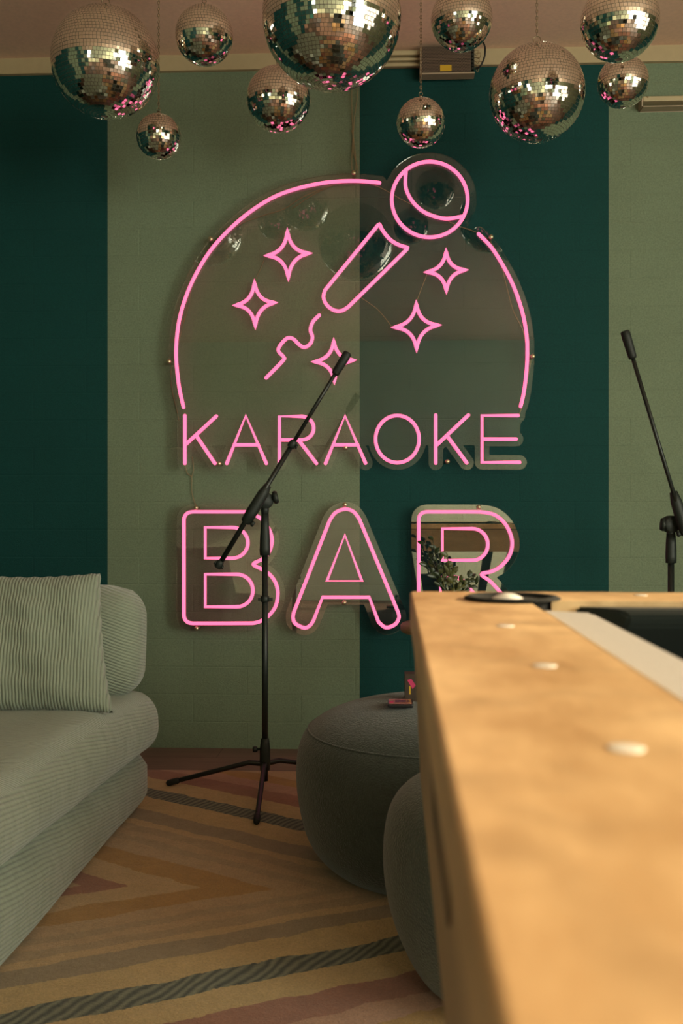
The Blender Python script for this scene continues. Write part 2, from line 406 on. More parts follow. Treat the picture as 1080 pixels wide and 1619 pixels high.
# ------------------------------------------------------------ the room
b = bm_new(); box(b, (XL-.1, YR-.1, -.1), (XR+.1, D+.1, 0)); struct('floor', b, M['floor'])
b = bm_new(); box(b, (XL-.1, YR-.1, ZC), (XR+.1, D+.1, ZC+.1)); struct('ceiling', b, M['ceiling'])
b = bm_new(); box(b, (XL-.1, D, 0), (XR+.1, D+.12, ZC)); struct('wall_back', b, M['wall'])
b = bm_new(); box(b, (XL-.12, YR, 0), (XL, D, ZC)); struct('wall_left', b, M['wallleft'])
b = bm_new(); box(b, (XL, D-.018, 2.502), (XR, D, ZC)); struct('trim_1', b, M['trim'])
# right wall: long glazing that lets the low sun in
WT, WB = 2.17, .45
YS = [(-2.45, -1.68), (-1.34, -.60), (-.52, .56), (.64, 2.02)]  # unseen wide pier after the first window, shaped to shade the rear wall
b = bm_new(); box(b, (XR, YR, 0), (XR+.14, D, WB)); box(b, (XR, YR, WT), (XR+.14, D, ZC)); box(b, (XR, YR, WB), (XR+.14, YS[0][0], WT)); box(b, (XR, YS[-1][1], WB), (XR+.14, D, WT))
for a, c in zip(YS, YS[1:]): box(b, (XR, a[1], WB), (XR+.14, c[0], WT))
struct('wall_right', b, M['wallside'])
for i, (a, c) in enumerate(YS):
    b = bm_new(); f = .03
    box(b, (XR+.04, a, WB), (XR+.09, a+f, WT)); box(b, (XR+.04, c-f, WB), (XR+.09, c, WT)); box(b, (XR+.04, a+f, WB), (XR+.09, c-f, WB+f)); box(b, (XR+.04, a+f, WT-f*.3), (XR+.09, c-f, WT))
    wf = struct('window_%d' % (i+1), b, M['outframe'])
    b = bm_new(); box(b, (XR+.062, a+f, WB+f), (XR+.066, c-f, WT-f*.3)); o = link('pane', b, M['pane']); o.parent = wf
# wall behind the camera with two tall windows near its corners
b = bm_new(); WINS = [(-2.62, -2.14), (1.82, 2.98)]; RZ0, RZ1 = .42, 2.18
box(b, (XL, YR-.12, 0), (XR, YR, RZ0)); box(b, (XL, YR-.12, RZ1), (XR, YR, ZC))
box(b, (XL, YR-.12, RZ0), (WINS[0][0], YR, RZ1)); box(b, (WINS[0][1], YR-.12, RZ0), (WINS[1][0], YR, RZ1)); box(b, (WINS[1][1], YR-.12, RZ0), (XR, YR, RZ1))
struct('wall_front', b, M['wallrear'])
for i, (x0, x1) in enumerate(WINS):
    b = bm_new(); f = .035
    box(b, (x0, YR-.09, RZ0), (x0+f, YR-.04, RZ1)); box(b, (x1-f, YR-.09, RZ0), (x1, YR-.04, RZ1)); box(b, (x0+f, YR-.09, RZ0), (x1-f, YR-.04, RZ0+f)); box(b, (x0+f, YR-.09, RZ1-f), (x1-f, YR-.04, RZ1))
    wf = struct('window_%d' % (i+5), b, M['outframe'])
    b = bm_new(); box(b, (x0+f, YR-.067, RZ0+f), (x1-f, YR-.063, RZ1-f)); o = link('pane', b, M['pane']); o.parent = wf

# ------------------------------------------------------------ rug
b = bm_new(); soft_box(b, (-2.0, .95, .0), (1.65, 3.303, .0135), .006, n=20)
solo('rug', b, M['rug'], (0, 0, 0), 'multicoloured chevron striped rug covering the wooden floor', 'rug')

# ------------------------------------------------------------ neon sign
WZ = D-.045                     # back face of the acrylic
YA = WZ-.006                    # front face
YT = YA-.0055                   # tube centre plane
def W2(p, Y=YT): return PY(p[0], p[1], Y)
RT = .0066
def V2(*a): return [Vector((x, y)) for x, y in a]
def arcp(cx, cy, rx, ry, a0, a1, n=24):
    return [Vector((cx+rx*math.cos(math.radians(a0+(a1-a0)*i/n)), cy+ry*math.sin(math.radians(a0+(a1-a0)*i/n)))) for i in range(n+1)]
def rounded(pts, rads, closed=True, n=6):
    m = len(pts); out = []
    for i in range(m):
        p = Vector(pts[i]); r = rads[i] if isinstance(rads, (list, tuple)) else rads
        if (not closed and i in (0, m-1)) or r == 0: out.append(p); continue
        a, c = Vector(pts[i-1]), Vector(pts[(i+1) % m]); da, dc = (a-p).normalized(), (c-p).normalized()
        ang = da.angle(dc); t = min(r/math.tan(ang/2), (a-p).length*.49, (c-p).length*.49)
        out += bez(p+da*t, p, p+dc*t, n)
    return out
def star(t, r, bt, l):
    t, r, bt, l = map(Vector, (t, r, bt, l)); c = (t+r+bt+l)/4; out = []
    for a, b_ in ((t, r), (r, bt), (bt, l), (l, t)):
        m = (a+b_)/2; out += bez(a, c+(m-c)*.12, b_, 10)[:-1]
    return out
main = []   # (name, points, closed)
main.append(('arch_tube', catmull(V2((290.2,644),(283,610.3),(278.7,570),(278.7,545),(283,508),(292.6,473),(307.4,438),(330.4,399.3),(359,366.3),(393.5,336.2),(432,312),(470,298),(508.3,289.6),(537,286.6),(560,286),(578.7,286.8),(600.2,289.0))), False))
main.append(('arch_tube', catmull(V2((756.7,369.7),(776.8,390.7),(796.8,422.3),(814,457),(826.5,495.5),(832.7,530),(833.8,557),(832.7,584.4),(828.6,618.9),(823.3,642.4))), False))
main.append(('microphone_head_tube', arcp(679.5, 315.3, 60, 59.8, 0, 360, 64)[:-1], True))
main.append(('microphone_band_tube', catmull(V2((641.8,271),(641.3,294.5),(648,312),(658,325),(672,336),(690,343),(708,345.6),(731,342.2))), False))
mb = catmull(V2((600.5,354.4),(604.5,363.4),(616,377.8),(629,386.4),(644.7,391.5))) + V2((644,393.5),(556,480)) + catmull(V2((551,485),(540,491.3),(528.4,490.5),(517,482.5),(511.5,470),(514,458.5))) + V2((598,355.5))
main.append(('microphone_handle_tube', mb, True))
main.append(('microphone_cord_tube', catmull(V2((504.9,498.3),(495,508.5),(490.8,521.3),(494,532.8),(490.5,543.5),(481,549),(472.4,544.3),(464,536),(455.2,534.2),(446.5,541.5),(440.3,551),(441.5,557),(448.6,564.5),(447,570.5),(420.8,597.4))), False))
for s_ in [((454.4,362),(491.7,400.2),(455.8,443.2),(419.3,404.2)), ((402.4,443),(437.1,478.2),(403.6,519),(369.7,482.8)), ((527.8,535.6),(562,569.2),(528.7,606.5),(494,572)),
           ((705.3,394),(738.6,426.6),(705.9,463.3),(672,430.3)), ((658.2,476),(696.4,513.8),(658.8,555.7),(620.3,517.6))]:
    main.append(('star_tube', star(*s_), True))
letters = []
letters.append(('letter_k_tube', [V2((292.2,657.2),(292.2,732.5)), V2((342,658),(294.7,701.7)), V2((310,688.5),(339.7,732.5))]))
letters.append(('letter_a_tube', [V2((358.6,732.5),(388.6,657.2),(421,732.5)), V2((370.5,703.3),(408.3,703.3))]))
letters.append(('letter_r_tube', [V2((441.9,732.5),(441.9,658.3),(477,658.3))+arcp(477,676.9,19,18.6,-90,90,14)+V2((443,695.5)), V2((472,695.5),(500.3,732.5))]))
letters.append(('letter_a_tube', [V2((514.7,732.5),(545.6,657.2),(577.9,732)), V2((527,703.2),(565.5,703.2))]))
letters.append(('letter_o_tube', [arcp(628.3,694.2,34.4,37.3,0,360,48)]))
letters.append(('letter_k_tube', [V2((689,656.3),(689,732)), V2((740.6,656.3),(691.5,702.6)), V2((706.5,688.5),(737.9,731.6))]))
letters.append(('letter_e_tube', [V2((819.1,656.9),(762.2,656.9),(762.2,731),(821.5,731)), V2((763,694.2),(816.1,694.2))]))
Bo = rounded([(290.6,809.2),(404,809.2)], 0)
B_out = rounded(V2((350,985.6),(290.6,985.6),(290.6,809.2),(350,809.2)), [0,15,15,0], False, 8)
B_out = B_out + [Vector((392,809.2))] + catmull(V2((398,811),(412.8,820.4),(424,834),(430,851),(428,867),(421,879),(413,885),(400.3,892),(413,899.5),(426.7,908.5),(436,922),(439.4,938.6),(435.5,959),(424.5,973.8),(411,982.5),(400,985.4)), 5)
bar = {
 'b': dict(out=B_out, ins=[rounded(V2((324.4,882.5),(324.4,833.9),(366,833.9)),0,False)+arcp(367.5,858.2,24.5,24.3,-90,90,16)+[], rounded(V2((324.4,959.4),(324.4,908)),0,False)+arcp(374.5,933.7,25.5,25.7,-90,90,16)]),
 'a': dict(out=catmull(V2((521,823.3),(530.5,810.5),(545.9,804.9),(559,809),(568.1,820.7)))+catmull(V2((629.5,968),(630.8,977),(624.4,987.5),(610,992.2),(598.5,983.5)))+V2((583.9,944.3),(510,944.3))+catmull(V2((495.5,981.5),(490,989),(481,992.8),(467,986),(463.4,977),(464.5,968))),
           ins=[V2((545.3,845.6),(572.3,918.5),(516.9,918.5))]),
 'r': dict(out=rounded(V2((662,900),(662,809.2),(740,809.2)),[0,14,0],False,8)+catmull(V2((760.4,809.4),(781,813.5),(797.4,826.3),(807.4,844.8),(810,862),(804.8,880),(791.9,895.5),(777,903.6),(761.3,908.3),(777,920.7),(800,947),(811,962),(815,974),(810,983),(800,987),(790,983),(778,970),(743,931),(733,919),(722,913),(710,912)),5)+V2((697.3,912),(697.3,968))+catmull(V2((696,978),(688,985.5),(678,987),(667,983),(662,972)),4),
           ins=[V2((699.5,886))+V2((699.5,835.8),(747,835.8))+arcp(747,860.9,24.5,25.1,-90,90,16)]),
}
def seg_dist(PX, PY_, pts, closed):
    d = np.full(PX.shape, 1e9); m = len(pts)
    for i in range(m if closed else m-1):
        a, b_ = pts[i], pts[(i+1) % m]; vx, vy = b_.x-a.x, b_.y-a.y; L = vx*vx+vy*vy
        t = np.clip(((PX-a.x)*vx+(PY_-a.y)*vy)/L, 0, 1) if L > 1e-9 else 0
        d = np.minimum(d, np.hypot(PX-(a.x+t*vx), PY_-(a.y+t*vy)))
    return d
def inside(PX, PY_, pts):
    r = np.zeros(PX.shape, bool); m = len(pts); j = m-1
    for i in range(m):
        xi, yi, xj, yj = pts[i].x, pts[i].y, pts[j].x, pts[j].y
        if abs(yj-yi) > 1e-9:
            r ^= ((yi > PY_) != (yj > PY_)) & (PX < (xj-xi)*(PY_-yi)/(yj-yi)+xi)
        j = i
    return r
def contour(fld, xs, ys):
    # marching squares of fld<0 -> closed loops of points
    ny, nx = fld.shape; segs = {}
    def ip(x0, y0, f0, x1, y1, f1):
        t = f0/(f0-f1); return (round(x0+(x1-x0)*t, 3), round(y0+(y1-y0)*t, 3))
    for j in range(ny-1):
        row = fld[j:j+2]
        idx = np.nonzero(~((row[0, :-1] < 0) & (row[0, 1:] < 0) & (row[1, :-1] < 0) & (row[1, 1:] < 0)) & ((row[0, :-1] < 0) | (row[0, 1:] < 0) | (row[1, :-1] < 0) | (row[1, 1:] < 0)))[0]
        for i in idx:
            c = [(xs[i], ys[j], fld[j, i]), (xs[i+1], ys[j], fld[j, i+1]), (xs[i+1], ys[j+1], fld[j+1, i+1]), (xs[i], ys[j+1], fld[j+1, i])]
            cr = []
            for k in range(4):
                a, b_ = c[k], c[(k+1) % 4]
                if (a[2] < 0) != (b_[2] < 0): cr.append((ip(*a, *b_), a[2] < 0))
            if len(cr) == 2:
                (p, ina), (q, _) = cr
                if ina: segs[p] = q     # leaving the inside first
                else: segs[q] = p
            elif len(cr) == 4:
                for u in (0, 2):
                    (p, ina), (q, _) = cr[u], cr[u+1]
                    if ina: segs[p] = q
                    else: segs[q] = p
    loops = []
    while segs:
        s0, nx_ = segs.popitem(); lp = [s0]
        while nx_ in segs:
            lp.append(nx_); nx_ = segs.pop(nx_)
        if len(lp) > 12: loops.append(lp)
    return loops
def panel(name, fields, bounds, root, step=1.5, mat='acrylic'):
    xs = np.arange(bounds[0], bounds[2], step); ys = np.arange(bounds[1], bounds[3], step)
    PX, PYY = np.meshgrid(xs, ys); f = np.full(PX.shape, 1e9)
    for pts, closed, off, fill in fields:
        if pts is not None:
            f = np.minimum(f, seg_dist(PX, PYY, pts, closed)-off)
            if fill: f = np.where(inside(PX, PYY, pts), np.minimum(f, -2), f)
    f = f+1e-4
    loops = contour(f, xs, ys)
    loops = [lp for lp in loops if abs(sum(lp[i-1][0]*lp[i][1]-lp[i][0]*lp[i-1][1] for i in range(len(lp))))/2 > 60]
    cu = bpy.data.curves.new('tmp', 'CURVE'); cu.dimensions = '2D'; cu.fill_mode = 'BOTH'; cu.extrude = .003
    for lp in loops:
        lp = lp[::2]
        sp = cu.splines.new('POLY'); sp.points.add(len(lp)-1); sp.use_cyclic_u = True
        for k, (x, y) in enumerate(lp):
            q = PY(x, y, WZ-.003); sp.points[k].co = (q.x, q.z, 0, 1)
    tmp = bpy.data.objects.new('tmp', cu); COL.objects.link(tmp)
    dg = bpy.context.evaluated_depsgraph_get(); me = bpy.data.meshes.new_from_object(tmp.evaluated_get(dg))
    bpy.data.objects.remove(tmp)
    b = bm_new(); b.from_mesh(me); bpy.data.meshes.remove(me)
    for v in b.verts: v.co = Vector((v.co.x, WZ-.003-v.co.z, v.co.y))
    bmesh.ops.remove_doubles(b, verts=b.verts, dist=1e-5)
    for fc in b.faces: fc.smooth = False
    return link(name, b, M[mat], root, label='clear reflective acrylic backing')
def standoffs(root, pts):
    for p in pts:
        q = PY(p[0], p[1], D); b = bm_new()
        lathe(b, [(.0065, .001), (.0065, D-YA), (.0082, D-YA), (.0082, D-YA+.006), (.006, D-YA+.009), (0, D-YA+.0095)], q, 16, (0, -1, 0))
        link('standoff', b, M['screw'], root, smooth=True)
root = thing('neon_sign', PY(556, 735, D-.03), 'large pink neon sign, arch with microphone and stars above the word KARAOKE', 'sign')
def tube_part(name, lists, root):
    b = bm_new()
    for pts, cl in lists:
        tube(b, [W2(p) for p in pts], RT, 10, cl, round_ends=True)
    link(name, b, M['neon'], root, smooth=True)
for n_, pts, cl in main: tube_part(n_, [(pts, cl)], root)
for n_, ls_ in letters: tube_part(n_, [(p, (p[0]-p[-1]).length < 1) for p in ls_], root)
flds = [(p, c, 11, False) for _, p, c in main]
for _, ls_ in letters: flds += [(p, False, 11.5, False) for p in ls_]
archfill = main[0][1] + [Vector((640,300)), Vector((720,360))] + main[1][1] + [Vector((815,700)), Vector((300,700))]
flds.append((archfill, True, 4, True))
flds.append((letters[4][1][0], True, 11, True)); flds.append((main[2][1], True, 14, True))
panel('backing_panel', flds, (255, 235, 860, 760), root)
SCR = [(560,281),(337,384),(272,575),(774,381),(839,567),(350,734),(547,709),(706,731)]
standoffs(root, SCR)
for k_, lab, scr in (('b', 'pink neon outline letter B on clear backing, under the word KARAOKE', [(314,803),(315,991)]), ('a', 'pink neon outline letter A on clear backing, between neon B and R', [(546,798),(545,951)]),
                ('r', 'pink neon outline letter R on clear backing, partly hidden by the wooden table', [(755,802),(680,993)])):
    dct = bar[k_]; xs_ = [p.x for p in dct['out']]
    root = thing('neon_letter', PY(sum(xs_)/len(xs_), 995, D-.03), lab, 'sign', 'neon letters spelling BAR')
    tube_part('outline_tube', [(dct['out'], True)], root)
    for q in dct['ins']: tube_part('inner_tube', [(q, True)], root)
    xs_ = [p.x for p in dct['out']]
    panel('backing_panel', [(dct['out'], True, 11.5, True)], (min(xs_)-16, 785, max(xs_)+16, 1010), root, mat='acrylic' if k_ == 'b' else 'acrylic2')
    standoffs(root, scr)

# ------------------------------------------------------------ cables on the wall
def cable(name, strands, lab, r=.0013, Y=D-.008, m='cable'):
    b = bm_new(); allp = []
    for s_ in strands:
        pts = catmull([PY(x, y, (q[0] if q else Y)) for x, y, *q in s_], 5); allp += pts; tube(b, pts, r, 6)
    z = min(p.z for p in allp); c = sum(allp, Vector())/len(allp)
    return solo(name, b, M[m], (c.x, c.y, z), lab, 'cable')
cable('hanging_wire', [[(557,112),(556,160),(558,215),(556,262),(561,280)], [(560,112),(565,150),(560,190),(559,238),(566,268),(560,281)], [(556,205),(560,225),(563,262),(558,280)]], 'thin tan wires hanging from the ceiling trim to the top of the neon arch')
cable('sign_wire', [[(557,283),(520,294),(478,312),(450,330),(425,338)],[(545,285),(500,305),(462,330)],[(425,338),(385,352),(352,372),(337,384),(325,400),(312,430),(303,455),(298,485),(289,515)],
      [(337,384),(322,415),(305,440),(296,478),(290,510),(283,540),(272,575),(271,610),(280,650),(283,665)]], 'thin tan wire looping along the left side of the neon arch')
cable('sign_wire', [[(562,283),(600,296),(640,318),(680,336),(720,355),(760,370),(775,381)], [(775,381),(786,400),(795,428),(803,460),(812,492),(826,520),(832,545),(839,567),(836,590),(826,640),(821,655)]], 'thin tan wire running from the microphone head down the right side of the neon arch')
for pts_, lab_ in (([(420,404),(412,425),(403,443)], 'thin tan wire joining the two neon stars at the left of the arch'), ([(503,499),(509,493),(515,487)], 'short tan wire between the neon microphone handle and its cord'),
    ([(570,470),(585,480),(600,492),(620,517)], 'thin tan wire from the neon microphone handle to the large star at right'), ([(659,476),(668,452),(676,432)], 'thin tan wire joining the two neon stars at the right of the arch')):
    cable('sign_wire', [pts_], lab_)
cable('sign_wire', [[(293,735),(296,748),(303,755),(303,775),(308,795),(314,803)],[(303,755),(306,742),(304,722)]], 'thin tan wire from the word KARAOKE down to neon letter B')

# ------------------------------------------------------------ power supply, trunking, rail light
def PYb(b, x0, y0, x1, y1, Ya, Yb, mi=0, bev=0):
    p = PY(x0, y1, Ya); q = PY(x1, y0, Ya)
    box(b, (p.x, Yb, p.z), (q.x, Ya, q.z), mi, bev) if Yb < Ya else box(b, (p.x, Ya, p.z), (q.x, Yb, q.z), mi, bev)
p0 = PY(705, 118, D-.02)
root = thing('power_supply', (p0.x, D-.05, p0.z), 'perforated metal power supply box with yellow label above the neon sign', 'power supply')
def perf():
    m, ns, ls, p = nm('perforated_metal')
    tc = ns.new('ShaderNodeTexCoord').outputs['Object']; sep = ns.new('ShaderNodeSeparateXYZ'); ls.new(tc, sep.inputs[0])
    cmb = ns.new('ShaderNodeCombineXYZ'); ls.new(math_(ns, ls, 'ADD', sep.outputs[0], math_(ns, ls, 'MULTIPLY', sep.outputs[2], .5)), cmb.inputs[0]); ls.new(sep.outputs[2], cmb.inputs[1])
    v = ns.new('ShaderNodeTexVoronoi'); v.inputs['Randomness'].default_value = 0; setin(v, Scale=190); ls.new(cmb.outputs[0], v.inputs['Vector'])
    k = math_(ns, ls, 'LESS_THAN', v.outputs['Distance'], .40)
    ls.new(rgbmix(ns, ls, k, (.17, .115, .08, 1), (.015, .010, .008, 1)), p.inputs['Base Color']); setin(p, Roughness=.5, Metallic=.2); return m
M['perf'] = perf()
YPS = D-.02; YPF = D-.065
b = bm_new(); PYb(b, 667, 72, 745, 114, YPF, YPS, 0, .0015); body = link('cover', b, M['perf'], root)
b = bm_new(); PYb(b, 664, 113.5, 751, 117.5, YPF-.003, YPS); PYb(b, 664, 74, 666.5, 117, YPF, YPS); link('chassis', b, M['steel'], root)
b = bm_new(); PYb(b, 696, 102.5, 714, 112.5, YPF-.001, YPF-.0002); link('label', b, M['yellow'], root, label='yellow label')
b = bm_new()
for i in range(6): PYb(b, 745.5, 78+i*5.6, 750, 82+i*5.6, YPF+.006, YPS, 0, .0006)
link('terminal_block', b, M['black'], root)
b = bm_new()
for i, (x, y) in enumerate(((756,82),(760,86),(758,94),(762,100),(757,108))):
    tube(b, catmull([PY(750, 80+i*5.6, YPF+.01), PY(x, y-2, YPF+.005), PY(x-2, y+6, YPF+.012), PY(751, 86+i*5, YPF+.016)], 5), .0011, 6)
link('wire', b, M['cable'], root)
b = bm_new(); tube(b, catmull([PY(764, 66, YPF), PY(767, 76, YPF-.004), PY(766, 90, YPF-.004), PY(760, 104, YPF), PY(752, 109, YPF+.012)], 6), .0032, 8); link('power_cable', b, M['blackcable'], root, smooth=True, label='black cable loop')
b = bm_new(); Yq = D-.019
for y0, y1, dy in ((79.5, 90, .022), (91, 98.5, .018), (99.5, 107.5, .014)):
    PYb(b, 470, y0, 664, y1, Yq-dy, Yq, 0, .002)
c0 = PY(567, 107, Yq)
solo('cable_trunking', b, M['cream'], (c0.x, Yq-.01, c0.z), 'cream ridged cable trunking along the ceiling trim, left of the power supply', 'trunking', smooth=False)
c0 = PY(1100, 168, D)
root = thing('strip_light', (c0.x, D-.03, c0.z), 'cream metal strip light housing mounted on the wall at the right edge', 'light')
b = bm_new(); PYb(b, 1017, 147, 1290, 160, D-.045, D, 0, .003); link('housing', b, M['cream'], root)
b = bm_new(); PYb(b, 1017, 163.5, 1290, 168, D-.05, D, 0, .002); PYb(b, 1017, 159, 1290, 165, D-.012, D); link('lower_rail', b, M['steel'], root)
b = bm_new(); PYb(b, 1014.5, 148, 1017, 168, D-.047, D, 0, .001); link('end_cap', b, M['steel'], root)
b = bm_new(); q = PY(1024, 153.5, D-.045); lathe(b, [(0, 0), (.003, 0), (.003, .002), (0, .0028)], q, 10, (0, -1, 0)); link('screw', b, M['screw'], root)

# ------------------------------------------------------------ mirror balls
def mirror_ball(px, py, rpx, d, lab, tilt=(0, 0), ring=.0, seed=1):
    rnd = random.Random(seed); R = rpx*d/F; c = Pd(px, py, d); s = .0098 if R > .09 else .0086
    root = thing('mirror_ball', c, lab, 'mirror ball', 'mirror balls hanging from the ceiling')
    b = bm_new(); b2 = bmesh.new(); bmesh.ops.create_uvsphere(b2, u_segments=48, v_segments=32, radius=R-.0012)
    vm = {v.index: b.verts.new(v.co) for v in b2.verts}
    b2.verts.ensure_lookup_table()
    for f in b2.faces:
        g = b.faces.new([vm[v.index] for v in f.verts]); g.material_index = 1; g.smooth = True
    b2.free()
    n = round(math.pi*R/s)
    for i in range(n):
        ph = math.pi*((i+.5)/n)-math.pi/2; cr = math.cos(ph)*R; m = max(3, round(2*math.pi*cr/s)); o = rnd.random()*6.28
        if i < 1 or i >= n-1: continue
        rowt = rnd.uniform(-.006, .006)
        for k in range(m):
            a = o+2*math.pi*k/m; nv = Vector((math.cos(a)*math.cos(ph), math.sin(a)*math.cos(ph), math.sin(ph)))
            t1 = Vector((-math.sin(a), math.cos(a), 0)); t2 = nv.cross(t1)
            hw = min(s, 2*math.pi*cr/m)*.455; hh = s*.445; tx, ty = rnd.gauss(0, .016), rnd.gauss(0, .016)+rowt
            q = [nv*(R+u*hw*tx+w_*hh*ty)+t1*u*hw+t2*w_*hh for u, w_ in ((-1, -1), (1, -1), (1, 1), (-1, 1))]
            top = [b.verts.new(v) for v in q]; bot = [b.verts.new(v-nv*.0016) for v in q]
            b.faces.new(top)
            for e in range(4): b.faces.new((top[e], bot[e], bot[(e+1) % 4], top[(e+1) % 4]))
    rot = Matrix.Rotation(tilt[0], 3, 'X') @ Matrix.Rotation(tilt[1], 3, 'Y')
    for v in b.verts: v.co = rot @ v.co + c
    link('mirrored_sphere', b, [M['mirror'], M['grout']], root)
    b = bm_new(); lathe(b, [(.010, -.002), (.010, .003), (.005, .004), (.004, .010), (.0, .011)], c+Vector((0, 0, R)), 16); cap = link('top_cap', b, M['chain'], root, smooth=True)
    rr = .0055 if R < .1 else .011
    zc = R+.010+rr*.8
    b = bm_new(); tube(b, [c+Vector((math.cos(t)*rr, 0, zc+math.sin(t)*rr)) for t in [2*math.pi*i/20 for i in range(20)]], .0011 if R < .1 else .0014, 6, True); link('ring', b, M['chain'], root, smooth=True)
    # chain up to the ceiling
    z = c.z+zc+rr; b = bm_new(); k = 0; top = ZC-.016
    while z < top:
        ax = Vector((1, 0, 0)) if k % 2 else Vector((0, 1, 0)); h = .0062; wd = .0030
        tube(b, [Vector((c.x, c.y, z+.0045))+ax*math.cos(t)*wd+Vector((0, 0, math.sin(t)*h)) for t in [2*math.pi*i/10 for i in range(10)]], .0010, 5, True)
        z += .0098; k += 1
    link('chain', b, M['chain'], root, smooth=True)
    b = bm_new(); lathe(b, [(.012, 0), (.012, -.003), (.003, -.005), (.0025, -.014), (0, -.015)], (c.x, c.y, ZC), 12); link('ceiling_hook', b, M['chain'], root, smooth=True)
mirror_ball(167, 99, 84.5, 2.80, 'second largest mirror ball, at top left above the dark green stripe', (.02, .03), seed=11)
mirror_ball(251, 216, 35, 3.10, 'smallest mirror ball, hanging low on a long chain at upper left', (.0, -.05), seed=12)
mirror_ball(323, 56, 45.5, 2.75, 'small mirror ball near the ceiling between the two largest balls', (.03, .0), seed=13)
mirror_ball(524.5, 27, 110, 2.55, 'largest mirror ball, cut off by the top of the picture', (.0, .03), seed=14)
mirror_ball(440, 157, 50.5, 3.08, 'medium mirror ball hanging behind and below the largest ball', (.0, .02), seed=15)
mirror_ball(665.5, 194, 38, 3.05, 'small mirror ball on a long chain just above the neon microphone', (.04, -.03), seed=16)
mirror_ball(730, 30, 48.5, 2.85, 'small mirror ball in front of the power supply box', (.02, -.03), seed=17)
mirror_ball(849, 147.5, 74.5, 2.95, 'large mirror ball with a big ring, at upper right over the dark green stripe', (.0, -.04), seed=18)
mirror_ball(980, 33, 61, 2.55, 'mirror ball cut off by the top edge at far right, overlapping a smaller one', (.02, .02), seed=19)
mirror_ball(985, 130, 39.5, 2.98, 'small mirror ball directly below and behind another at far right', (.03, .0), seed=20)

# ------------------------------------------------------------ sofa (a deep corduroy daybed)
SX = -.70
root = thing('sofa', (-1.45, 2.1, 0), 'deep low sage green corduroy sofa at the left', 'sofa')
def sk(w_): # the side runs a touch off square
    return Vector((w_.x+(w_.y-2.9)*.006, w_.y, w_.z))
def lump(a):
    def f(w_):
        q = sk(w_); t = math.sin(q.y*7+q.z*9)*a+math.sin(q.x*6+1.3)*a*.6+math.sin(q.y*17+q.x*11)*a*.35
        return Vector((q.x+t*.8, q.y+t*.4, q.z+(t if q.z > .08 else 0)))
    return f
def basef(w_):
    q = lump(.003)(w_); q.x -= .055*max(0, min(1, (w_.z-.13)/.08))*(1 if w_.x > -1 else 0); return q
b = bm_new(); soft_box(b, (-2.3, 1.15, 0.0200), (SX, 2.93, .225), .038, n=22, puff=.006, fn=basef); link('base', b, M['cord'], root)
def seatf(w_):
    q = lump(.006)(w_)
    t = (2.9-w_.y)/1.2      # 0 at the far end, 1 near
    low = max(0, min(1, (.40-w_.z)/.18))
    q.z += low*(-.028+.026*max(0, min(1, t))) - .012*(1-t)*(1-low)
    q.x += .03*max(0, 1-abs(t)*1.5)
    return q
b = bm_new(); soft_box(b, (-2.32, 1.08, .205), (SX+.016, 2.93, .375), .075, n=26, puff=.010, fn=seatf); link('seat_cushion', b, M['cord'], root)
b = bm_new(); soft_box(b, (-2.30, 2.70, .355), (SX+.005, 2.90, .652), .075, n=16, puff=.015, fn=lump(.005)); link('back_cushion', b, M['cordback'], root)
# corduroy throw cushion with pinched corners
def pillow(bm, c, wd, ht, th, right, up, nrm):
    n = 44; grids = []
    for sgn in (1, -1):
        g = []
        for i in range(n+1):
            row = []
            for j in range(n+1):
                u, v = -1+2*i/n, -1+2*j/n
                e = max(0, (1-u**4)*(1-v**4))
                t = th*(e**.55)
                pin = 1-.05*(1-abs(u))**1*0
                su = u*(1-.05*(1-v*v))*(1-(.13*v if u > 0 else 0)); sv = v*(1-.06*(1-u*u))
                wr = .0035*math.sin(v*17+u*4)*(1-abs(u))*(u > -.6)+.0045*math.sin((u+.3*v)*9)*e
                edge = .0014*math.sin(u*31)*(abs(v) > .93)+.0014*math.sin(v*29)*(abs(u) > .93)
                p = c+right*(su*wd/2+edge)+up*(sv*ht/2+edge)+nrm*(sgn*(t+wr*(sgn > 0)*min(1, e*2)))
                row.append(bm.verts.new(p))
            g.append(row)
        grids.append(g)
        for i in range(n):
            for j in range(n):
                f = bm.faces.new((g[i][j], g[i+1][j], g[i+1][j+1], g[i][j+1])); f.smooth = True
    bmesh.ops.remove_doubles(bm, verts=bm.verts, dist=.0006)
lean = math.radians(20)
pc = Pd(40, 1015, 2.535); yaw = math.radians(6)
rt = Vector((math.cos(yaw), math.sin(yaw), 0)); nb = Vector((math.sin(yaw), -math.cos(yaw), 0))
upv = (Vector((0, 0, 1))*math.cos(lean) - nb*math.sin(lean)).normalized(); nv = (nb*math.cos(lean)+Vector((0, 0, 1))*math.sin(lean)).normalized()
roll = math.radians(1); r2 = rt*math.cos(roll)-upv*math.sin(roll)*1; u2 = upv*math.cos(roll)+rt*math.sin(roll)*-1
b = bm_new(); pillow(b, Vector((0, 0, 0)), .41, .365, .062, Vector((1, 0, 0)), Vector((0, 0, 1)), Vector((0, -1, 0)))
me_fix = Matrix((r2, -nv, u2)).transposed()
o = link('throw_cushion', b, M['cordpillow'], smooth=True)
o.matrix_world = Matrix.Translation(pc) @ me_fix.to_4x4()
o['label'] = 'square sage corduroy throw cushion leaning on the sofa back'; o['category'] = 'cushion'

